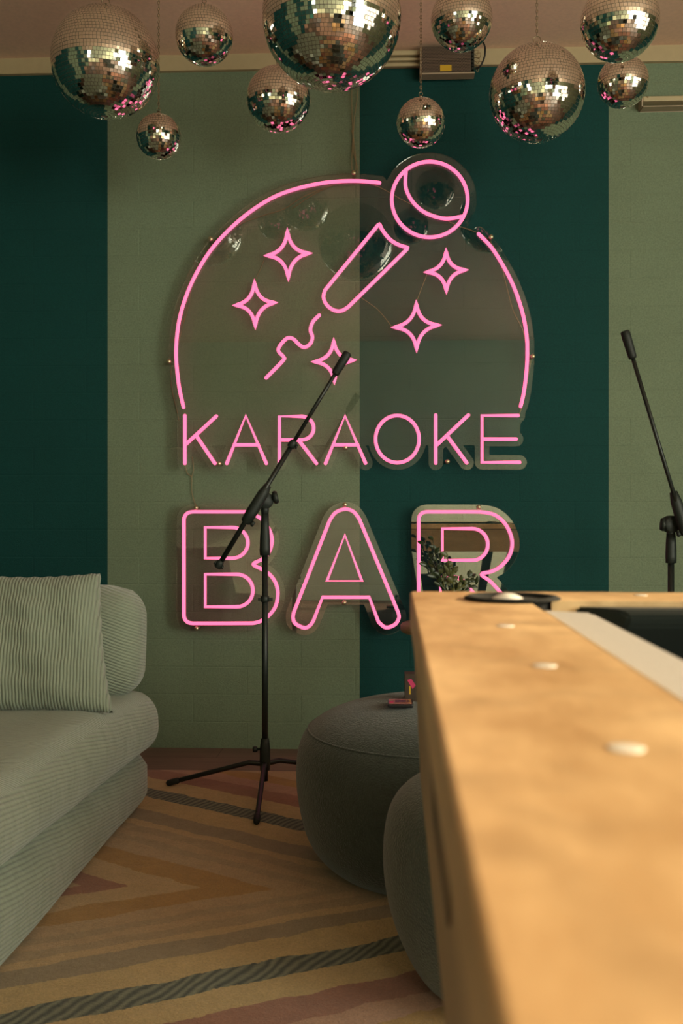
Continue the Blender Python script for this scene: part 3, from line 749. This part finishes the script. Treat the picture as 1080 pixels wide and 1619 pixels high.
# ------------------------------------------------------------ poufs
def pouf(name, c, prof, m, lab, seam=None, wob=.012, seed=0):
    root = thing(name, (c.x, c.y, .014), lab, 'pouf', 'round boucle poufs on the rug')
    pts = catmull([Vector((r, z, 0)) for r, z in prof], 5); b = bm_new(); lathe(b, [(max(0, p.x), p.y) for p in pts], (c.x, c.y, .014), 56)
    for v in b.verts:
        a = math.atan2(v.co.y-c.y, v.co.x-c.x); k = 1+wob*math.sin(2*a+seed)+wob*.6*math.sin(3*a+1+v.co.z*5)
        v.co.x = c.x+(v.co.x-c.x)*k; v.co.y = c.y+(v.co.y-c.y)*k
    link('body', b, m, root, smooth=True)
    if seam:
        b = bm_new(); pts = []
        for i in range(72):
            a = 2*math.pi*i/72; k = 1+wob*math.sin(2*a+seed)+wob*.6*math.sin(3*a+1+(seam[1]+.014)*5)
            pts.append(Vector((c.x+math.cos(a)*seam[0]*k, c.y+math.sin(a)*seam[0]*k, .014+seam[1])))
        tube(b, pts, .0030, 6, True); link('seam', b, m, root, smooth=True)
    return root
c = Pd(699, 1000, 2.47); c.z = 0
PR = [(0, 0), (.24, 0), (.290, .010), (.335, .065), (.358, .155), (.362, .235), (.350, .30), (.318, .34), (.26, .368), (.17, .387), (.08, .395), (0, .396)]
pouf('pouf', c, PR, M['pouf'], 'larger dark boucle pouf with a small box and a phone on top', (.331, .328))
c2 = Pd(840, 1000, 1.825); c2.z = 0
PR2 = [(0, 0), (.14, 0), (.195, .010), (.235, .07), (.262, .15), (.270, .225), (.262, .30), (.235, .345), (.18, .375), (.10, .392), (0, .396)]
pouf('pouf', c2, PR2, M['pouf2'], 'smaller grey green boucle pouf half hidden behind the wooden table side', None, seed=2)
# phone and little box on the larger pouf
ph = Pz(633, 1114, .412); zt = .4105
root = thing('phone', (ph.x, ph.y, zt), 'black phone with a pink neon reflection painted on its screen, lying on the large pouf', 'phone')
b = bm_new(); box(b, (ph.x-.030, ph.y-.034, zt), (ph.x+.030, ph.y+.034, zt+.009), 0, .003); link('case', b, M['phone'], root)
b = bm_new(); box(b, (ph.x-.027, ph.y-.030, zt+.0088), (ph.x+.027, ph.y+.030, zt+.0098)); sc = link('screen', b, M['screen'], root)
b = bm_new(); box(b, (ph.x-.012, ph.y-.010, zt+.0097), (ph.x+.013, ph.y+.012, zt+.0102)); box(b, (ph.x+.017, ph.y-.006, zt+.0097), (ph.x+.022, ph.y+.006, zt+.0102)); link('dark_patch', b, M['darkviolet'], root, sc)
b = bm_new(); box(b, (ph.x-.026, ph.y-.026, zt+.0097), (ph.x-.016, ph.y+.002, zt+.0102)); link('pink_reflection', b, M['mag'], root, sc)  # part of the painted neon reflection
q = Pz(657, 1105, .412); zt = .409
root = thing('small_box', (q.x, q.y, zt), 'small brown box with magenta and yellow marks, standing on the large pouf', 'box')
b = bm_new(); box(b, (q.x-.027, q.y-.02, zt), (q.x+.027, q.y+.02, zt+.068), 0, .001); link('carton', b, M['boxcard'], root)
b = bm_new(); yb = q.y-.0208
vs = [b.verts.new((q.x+x, y, zt+z)) for y in (yb, yb+.0006) for x, z in ((-.021, .053), (-.011, .056), (.000, .040), (-.008, .031))]
for i in ((0, 1, 2, 3), (7, 6, 5, 4), (0, 4, 5, 1), (1, 5, 6, 2), (2, 6, 7, 3), (3, 7, 4, 0)): b.faces.new([vs[j] for j in i])
link('magenta_mark', b, M['mag'], root, label='magenta mark')
b = bm_new(); box(b, (q.x-.016, yb, zt+.018), (q.x-.0125, yb+.0006, zt+.038)); link('yellow_mark', b, M['yellow'], root, label='yellow stripe')

# ------------------------------------------------------------ microphone stands
def mic_stand(px, d, legs, boom_a, boom_b, joint, grip_len, lab, clip=None, clutch=(812, 878), gz=0.014):
    base = Pd(px, 1000, d); base.z = gz
    root = thing('microphone_stand', base, lab, 'microphone stand', 'black boom microphone stands')
    def up(py): return H-(py-CY)/F*d
    zh = .10
    b = bm_new(); zt = up(clutch[1]); tube(b, [base+UP*.018, base+UP*(zt-gz+.01)], .0098, 16); link('lower_pole', b, M['black'], root, smooth=True)
    b = bm_new(); z0, z1 = up(clutch[1])-gz, up(clutch[0])-gz
    lathe(b, [(.0098, z0-.001), (.0160, z0), (.0166, z0+.02), (.0155, z0+.06), (.0135, z0+.09), (.0115, z1)], base, 20); link('clutch', b, M['clutch'], root, smooth=True)
    # hub and folding legs
    b = bm_new(); lathe(b, [(.010, .05), (.0155, .052), (.0165, .075), (.0165, .118), (.0145, .135), (.0125, .150), (.010, .151)], base, 20); hub = link('hub', b, M['clutch'], root, smooth=True)
    b = bm_new(); kd = Vector((-1, -.25, 0)).normalized(); lathe(b, [(.004, .0), (.004, .012), (.0085, .013), (.0095, .019), (.0085, .026), (0, .027)], base+UP*.118+kd*.012, 14, kd); link('leg_knob', b, M['clutch'], root, smooth=True)
    for tip in legs:
        b = bm_new(); dr = (tip-base); dr.z = 0; dr.normalize(); st = base+dr*.014+UP*.072
        e = Vector((tip.x, tip.y, gz+.010)); mid = base+dr*.05+UP*.075
        tube(b, [st, mid, mid+(e-mid)*.03, e], [.0085, .0085, .0078, .0072], 10, round_ends=True); lg = link('leg', b, M['black'], root, smooth=True)
        b = bm_new(); dd = (e-mid).normalized(); tube(b, [e-dd*.022, e+dd*.006], .0095, 12, round_ends=True); link('rubber_foot', b, M['blackrub'], root, lg, smooth=True)
    # swivel head
    A, B = boom_a, boom_b; dv = (B-A).normalized(); J = joint
    b = bm_new(); top = base.copy(); top.z = up(clutch[0]); pj = top+UP*.035
    tube(b, [top-UP*.005, top+UP*.012, pj], [.0115, .013, .012], 14)
    lathe(b, [(0, -.020), (.024, -.020), (.0265, -.014), (.0265, .010), (.024, .014), (0, .014)], pj+Vector((0, 0, .006)), 22, (0.25, -1, 0)); link('swivel_head', b, M['clutch'], root, smooth=True)
    b = bm_new(); kn = pj+Vector((.016, .0, .012)); ka = Vector((1, .12, .22)).normalized()
    if px > 900: ka = Vector((-1, .12, .1)).normalized(); kn = pj+Vector((-.006, 0, .004))
    lathe(b, [(.008, .0), (.012, .008), (.019, .010), (.0215, .017), (.0185, .025), (0, .026)], kn, 9, ka); link('tilt_knob', b, M['clutch'], root)
    b = bm_new(); tube(b, [J-dv*.062, J-dv*.058, J-dv*.02, J+dv*.045, J+dv*.075], [.0110, .0165, .0185, .0170, .0115], 14); link('boom_holder', b, M['clutch'], root, smooth=True)
    b = bm_new(); kx = dv.cross(Vector((0, 1, 0))).normalized(); lathe(b, [(.004, 0), (.004, .012), (.009, .014), (.009, .022), (0, .023)], J-dv*.052-(kx if px < 900 else -kx)*.004, 8, -kx if px < 900 else kx); link('boom_knob', b, M['clutch'], root)
    b = bm_new(); L = (B-A).length; t = .57 if px < 900 else .25
    tube(b, [A, A+(B-A)*t], .0080, 14); tube(b, [A+(B-A)*(t-.01), B], .0062, 14); boom = link('boom', b, M['black'], root, smooth=True)
    b = bm_new(); m_ = A+(B-A)*t; tube(b, [m_-dv*.013, m_-dv*.011, m_+dv*.006, m_+dv*.013], [.010, .0125, .012, .009], 12); lathe(b, [(.003, 0), (.003, .012), (.0075, .013), (.0075, .018), (0, .019)], m_, 8, -kx); link('boom_clutch', b, M['clutch'], root)
    b = bm_new(); tube(b, [A-dv*.014, A-dv*.012, A+dv*.006, A+dv*.012], [.008, .0115, .0115, .009], 12)
    for s_ in (-1, 1): lathe(b, [(.004, 0), (.004, .010), (.006, .011), (.006, .016), (0, .0165)], A-dv*.003, 8, kx*s_)
    link('boom_end', b, M['clutch'], root)
    b = bm_new(); tube(b, [B-dv*grip_len, B-dv*(grip_len-.006), B-dv*.02, B-dv*.002, B+dv*.002], [.010, .0128, .0142, .0138, .010], 16); link('grip', b, M['blackrub'], root, smooth=True)
    if clip:
        b = bm_new(); zc = up(clip); cc = Vector((base.x, base.y, zc))
        lathe(b, [(.0125, -.009), (.0135, -.008), (.0135, .008), (.0125, .009)], cc, 16)
        box(b, (cc.x+.011, cc.y-.012, cc.z-.006), (cc.x+.026, cc.y+.002, cc.z+.005), 0, .002); box(b, (cc.x-.021, cc.y-.008, cc.z-.005), (cc.x-.011, cc.y+.002, cc.z+.004), 0, .001)
        link('cable_clip', b, M['clutch'], root)
    return root
dS = 3.12
bs = Pd(419, 1000, dS)
lt = [Pz(270, 1239, .02), Pz(406, 1299, .02)]; r_ = Pz(270, 1239, .02)
v = lt[0]-bs; v.z = 0; w2 = lt[1]-bs; w2.z = 0
right = Matrix.Rotation(math.radians(122), 3, 'Z') @ w2.normalized()*.32
lt.append(Vector((bs.x+right.x, bs.y+right.y, .02)))
dB = dS-.035
mic_stand(419, dS, lt, Pd(347, 892, dB), Pd(550, 558, dB-.02), Pd(404, 800, dB), .078, 'black microphone stand with tilted boom standing on the rug before the neon sign', 947)
bs2 = Pd(1061, 1000, 3.05)
lt2 = [Vector((bs2.x+math.cos(a)*.31, bs2.y+math.sin(a)*.31, .02)) for a in (math.radians(270), math.radians(30), math.radians(150))]
mic_stand(1061, 3.05, lt2, Pd(1127, 985, 3.02), Pd(988, 524, 2.98), Pd(1076, 815, 3.015), .085, 'black microphone stand with tilted boom at the right edge, behind the wooden table', None, (850, 890))

# ------------------------------------------------------------ plant on a stool behind the table
pb = Pd(712, 935, 3.10); PX0, PY0 = pb.x, pb.y
root = thing('side_table', (PX0, PY0, .014), 'small wooden side table under the potted plant, hidden behind the pool table', 'side table')
b = bm_new(); lathe(b, [(0, .50), (.15, .50), (.155, .505), (.155, .522), (.15, .527), (0, .527)], (PX0, PY0, 0), 32); link('table_top', b, M['stoolwood'], root)
for a in (45, 165, 285):
    b = bm_new(); dx, dy = math.cos(math.radians(a)), math.sin(math.radians(a)); tube(b, [(PX0+dx*.13, PY0+dy*.13, .015), (PX0+dx*.09, PY0+dy*.09, .502)], [.010, .014], 10); link('leg', b, M['stoolwood'], root, smooth=True)
root = thing('potted_plant', (PX0, PY0, .5275), 'small dark leafy potted plant peeking over the far edge of the table', 'plant')
b = bm_new(); lathe(b, [(0, 0), (.040, 0), (.046, .01), (.056, .085), (.058, .09), (.052, .09), (.049, .075), (0, .074)], (PX0, PY0, .5275), 28); link('pot', b, M['pot'], root, smooth=True)
b = bm_new(); lathe(b, [(0, .076), (.0495, .075)], (PX0, PY0, .5275), 24); link('soil', b, M['soil'], root)
rnd = random.Random(5)
def leaf(b, p, dr, L, wd, curl):
    dr = dr.normalized(); side = dr.cross(Vector((rnd.uniform(-.3, .3), -1, .3))).normalized(); nn = side.cross(dr).normalized(); rows = []
    for i in range(7):
        t = i/6; ww = wd*math.sin(math.pi*min(1, t*.93+.07))**.7; q = p+dr*L*t-UP*curl*L*t*t
        rows.append([b.verts.new(q-side*ww+nn*ww*.35), b.verts.new(q), b.verts.new(q+side*ww+nn*ww*.35)])
    for a, c_ in zip(rows, rows[1:]):
        for k in range(2):
            f = b.faces.new((a[k], a[k+1], c_[k+1], c_[k])); f.smooth = True
    return rows
# (tip px, tip py, fat, material)
stems = [((690, 868), 'leaf', .010), ((672, 862), 'leaf', .009), ((684, 853), 'leaf', .009), ((707, 880), 'leaf2', .011), ((700, 905), 'leaf2', .011), ((688, 898), 'leaf2', .010), ((742, 913), 'leaf', .012), ((750, 912), 'leaf', .012),
         ((729, 920), 'leaf2', .010), ((715, 895), 'leaf2', .012), ((753, 924), 'leaf', .008), ((735, 925), 'leaf2', .009), ((675, 895), 'leaf', .010)]
base0 = Vector((PX0, PY0, .60))
for (x, y), mt, wd in stems:
    tip = Pd(x, y, 3.10+rnd.uniform(-.05, .05)); b = bm_new()
    st = base0+Vector((rnd.uniform(-.02, .02), rnd.uniform(-.02, .02), 0)); mid = st.lerp(tip, .5)+Vector(((tip.x-st.x)*.1, 0, .01))
    pts = bez(st, mid, tip, 8); tube(b, pts, [.003-.0015*i/8 for i in range(9)], 6)
    n = 5
    for k in range(n):
        t = .45+.55*k/(n-1); p = pts[min(8, int(t*8))]; dr = (pts[min(8, int(t*8)+1)]-pts[max(0, int(t*8)-1)]).normalized(); sgn = 1 if k % 2 else -1
        leaf(b, p, dr+Vector((sgn*rnd.uniform(.5, 1.0), rnd.uniform(-.5, .5), rnd.uniform(.0, .5))), rnd.uniform(.020, .034), wd*.75, rnd.uniform(.0, .4))
    o = link('leafy_stem', b, M[mt], root, smooth=True); 
    sm = o.modifiers.new('thickness', 'SOLIDIFY'); sm.thickness = .0016

# ------------------------------------------------------------ pool table
TZ = H-.075; X0, X1, Y1, Y0 = .0155, .922, .945, -.635; RW = .098
root = thing('pool_table', ((X0+X1)/2, (Y0+Y1)/2, .014), 'small pale wooden pool table in the blurred foreground at right', 'pool table')
bw = bm_new()
def ringbox(bm, x0, y0, x1, y1, w_, za, zb, mi=0, bev=0):
    outer = [(x0, y0), (x1, y0), (x1, y1), (x0, y1)]; inner = [(x0+w_, y0+w_), (x1-w_, y0+w_), (x1-w_, y1-w_), (x0+w_, y1-w_)]
    O1 = [bm.verts.new((x, y, zb)) for x, y in outer]; I1 = [bm.verts.new((x, y, zb)) for x, y in inner]
    O0 = [bm.verts.new((x, y, za)) for x, y in outer]; I0 = [bm.verts.new((x, y, za)) for x, y in inner]
    es = []
    for i in range(4):
        j = (i+1) % 4
        bm.faces.new((O1[i], O1[j], I1[j], I1[i])); bm.faces.new((O0[i], I0[i], I0[j], O0[j])); bm.faces.new((O0[i], O0[j], O1[j], O1[i])); bm.faces.new((I0[i], I1[i], I1[j], I0[j]))
    if bev:
        bm.normal_update(); bm.edges.ensure_lookup_table(); sel = [e for e in bm.edges if all(v in O1 for v in e.verts) or ((e.verts[0] in O1) and (e.verts[1] in O0)) or ((e.verts[1] in O1) and (e.verts[0] in O0))]
        vert = [e for e in sel if abs(e.verts[0].co.z-e.verts[1].co.z) > .01]
        bmesh.ops.bevel(bm, geom=vert, offset=.009, segments=5, profile=.5, affect='EDGES')
        sel = [e for e in bm.edges if all(abs(v.co.z-zb) < 1e-6 for v in e.verts) and len(e.link_faces) == 2 and abs(e.link_faces[0].normal.z-e.link_faces[1].normal.z) > .5 and all(v.co.x < x0+.02 or v.co.x > x1-.02 or v.co.y < y0+.02 or v.co.y > y1-.02 for v in e.verts)]
        bmesh.ops.bevel(bm, geom=sel, offset=bev, segments=3, profile=.5, affect='EDGES')
ringbox(bw, X0, Y0, X1, Y1, RW, TZ-.030, TZ, 0, .002)
rail = link('rail_frame', bw, M['tablewood'], root)
cutb = bm_new(); RP = .034
pock = [(X0+RW-.012, Y1-RW+.012), (X1-RW+.012, Y1-RW+.012), (X0+RW-.012, Y0+RW-.012), (X1-RW+.012, Y0+RW-.012), (X0+RW-.018, (Y0+Y1)/2), (X1-RW+.018, (Y0+Y1)/2)]
for x, y in pock: lathe(cutb, [(RP, -.2), (RP, .2)], (x, y, TZ), 28)
cut = link('cutter', cutb, M['black'])
md = rail.modifiers.new('b', 'BOOLEAN'); md.object = cut; md.solver = 'EXACT'; cut.location = (0, 0, 0)
# rail mesh is stored relative to its root: bring the cutter into the same place
bpy.context.view_layer.update(); dg = bpy.context.evaluated_depsgraph_get(); me = bpy.data.meshes.new_from_object(rail.evaluated_get(dg))
rail.modifiers.clear(); rail.data = me; bpy.data.objects.remove(cut)
if not me.materials: me.materials.append(M['tablewood'])
# tapering apron
b = bm_new(); tp = .0068
for sgn in (0,):
    za, zb = TZ-.175, TZ-.030
    oT = [(X0+.003, Y0+.004), (X1-.004, Y0+.004), (X1-.004, Y1-.004), (X0+.003, Y1-.004)]; oB = [(X0+.003+tp, Y0+.004+tp), (X1-.004-tp, Y0+.004+tp), (X1-.004-tp, Y1-.004-tp), (X0+.003+tp, Y1-.004-tp)]
    T_ = [b.verts.new((x, y, zb)) for x, y in oT]; B_ = [b.verts.new((x, y, za)) for x, y in oB]
    ti = [b.verts.new((x+(.02 if x < .4 else -.02), y+(.02 if y < 0 else -.02), zb)) for x, y in oT]; bi = [b.verts.new((x+(.02 if x < .4 else -.02), y+(.02 if y < 0 else -.02), za)) for x, y in oB]
    for i in range(4):
        j = (i+1) % 4; b.faces.new((B_[i], B_[j], T_[j], T_[i])); b.faces.new((bi[i], ti[i], ti[j], bi[j])); b.faces.new((T_[i], T_[j], ti[j], ti[i])); b.faces.new((B_[i], bi[i], bi[j], B_[j]))
link('apron', b, M['apronwood'], root)
b = bm_new(); box(b, (X0+.03, Y0+.03, TZ-.165), (X1-.03, Y1-.03, TZ-.155)); link('underside', b, M['black'], root)
b = bm_new(); box(b, (X0+RW-.03, Y0+RW-.03, TZ-.060), (X1-RW+.03, Y1-RW+.03, TZ-.047)); link('playing_bed', b, M['bed'], root, label='dark cloth playing bed')
# cushions with angled ends
def cushion(a, bb, inward, m, lab=None, cw=.046):
    a, bb, inward = Vector(a), Vector(bb), Vector(inward); t = (bb-a).normalized(); b = bm_new()
    sec = [(.006, -.004), (cw*.85, -.003), (cw, -.008), (cw*.96, -.016), (cw*.5, -.045), (.006, -.045)]; rings = []
    for p, s_ in ((a, 1), (bb, -1)):
        rings.append([b.verts.new(p+inward*u+t*s_*(u*.9)+UP*z) for u, z in sec])
    for k in range(6): b.faces.new((rings[0][k], rings[0][(k+1) % 6], rings[1][(k+1) % 6], rings[1][k]))
    b.faces.new(rings[0]); b.faces.new(rings[1][::-1])
    bmesh.ops.bevel(b, geom=[e for e in b.edges], offset=.002, segments=2, affect='EDGES')
    link('cushion', b, m, root, label=lab)
xl, xr_, yb_, yt = X0+RW, X1-RW, Y0+RW, Y1-RW; ym = (Y0+Y1)/2
cushion((xl, ym+.04, TZ), (xl, yt-.032, TZ), (1, 0, 0), M['cushioncloth'], 'cushion with sun sheen painted as a pale colour'); cushion((xl, yb_+.032, TZ), (xl, ym-.04, TZ), (1, 0, 0), M['cushioncloth'])
cushion((xr_, ym+.04, TZ), (xr_, yt-.032, TZ), (-1, 0, 0), M['bed']); cushion((xr_, yb_+.032, TZ), (xr_, ym-.04, TZ), (-1, 0, 0), M['bed'])
cushion((xl+.032, yt, TZ), (xr_-.032, yt, TZ), (0, -1, 0), M['bed']); cushion((xl+.032, yb_, TZ), (xr_-.032, yb_, TZ), (0, 1, 0), M['bed'])
for x, y in pock:
    b = bm_new(); lathe(b, [(RP-.0005, .0005), (RP+.007, .001), (RP+.007, .002), (RP+.004, .0035), (RP-.003, .003), (RP-.004, -.02), (.022, -.0405), (0, -.0415)], (x, y, TZ), 28)
    pk = link('pocket', b, M['pocket'], root, smooth=True)
sp = .17
def sight(x, y):
    b = bm_new(); lathe(b, [(0, 0), (.0060, 0), (.0060, .0003), (.005, .0005), (0, .0006)], (x, y, TZ), 16); link('sight', b, M['sight'], root)
for y in (Y1-.285, Y1-.285-sp, Y1-.285-2*sp, Y1-.285-4*sp, Y1-.285-5*sp, Y1-.285-6*sp):
    sight(X0+.058, y); sight(X1-.058, y)
for x in (X0+.207, X0+.45, X1-.207): sight(x, Y1-.035); sight(x, Y0+.035)
# ball return window in the long side
b = bm_new(); xs_ = X0+.0075; ya, yb2, za, zb = .345, .50, TZ-.074, TZ-.036
pts = []
for cx_, cz_, a0 in ((yb2-.017, zb-.017, 0), (ya+.017, zb-.017, 90), (ya+.017, za+.017, 180), (yb2-.017, za+.017, 270)):
    for k in range(6):
        a = math.radians(a0+k*18); pts.append((cx_+.017*math.cos(a), cz_+.017*math.sin(a)))
def sx(z): return X0+.003+tp*((TZ-.030)-z)/.145
f0 = [b.verts.new((sx(z)-.0012, y, z)) for y, z in pts]; f1 = [b.verts.new((sx(z)+.002, y, z)) for y, z in pts]
b.faces.new(f0); b.faces.new(f1[::-1])
for i in range(len(pts)): b.faces.new((f0[i], f0[(i+1) % len(pts)], f1[(i+1) % len(pts)], f1[i]))
link('ball_return_opening', b, M['slot'], root, label='dark rounded opening')
for x, sxn in ((X0+.17, 1), (X1-.17, -1)):
    for y, syn in ((Y0+.16, 1), (Y1-.16, -1)):
        b = bm_new(); tA = Vector((x-sxn*.06, y-syn*.05, TZ-.165)); tB = Vector((x+sxn*.05, y+syn*.02, .014)); r1, r2 = .035, .026; vs = []
        for p, r in ((tA, r1), (tB, r2)):
            vs.append([b.verts.new(p+Vector((dx*r, dy*r, 0))) for dx, dy in ((-1, -1), (1, -1), (1, 1), (-1, 1))])
        for k in range(4): b.faces.new((vs[0][k], vs[0][(k+1) % 4], vs[1][(k+1) % 4], vs[1][k]))
        b.faces.new(vs[0]); b.faces.new(vs[1][::-1]); bmesh.ops.bevel(b, geom=list(b.edges), offset=.003, segments=2, affect='EDGES'); link('leg', b, M['black'], root)

# the table stands a touch askew to the room
TROT = Matrix.Rotation(-.0083, 4, 'Z')
root.matrix_world = TROT @ Matrix.Translation(root.location)
# white ball sitting in the far left pocket
b = bm_new(); bc = (.106, .868, TZ-.0175); bmesh.ops.create_uvsphere(b, u_segments=32, v_segments=20, radius=.0225)
for v in b.verts: v.co += Vector(bc)
solo('pool_ball', b, M['sight'], (bc[0], bc[1], bc[2]-.0225), 'white ball sitting in the corner pocket of the wooden pool table', 'ball')
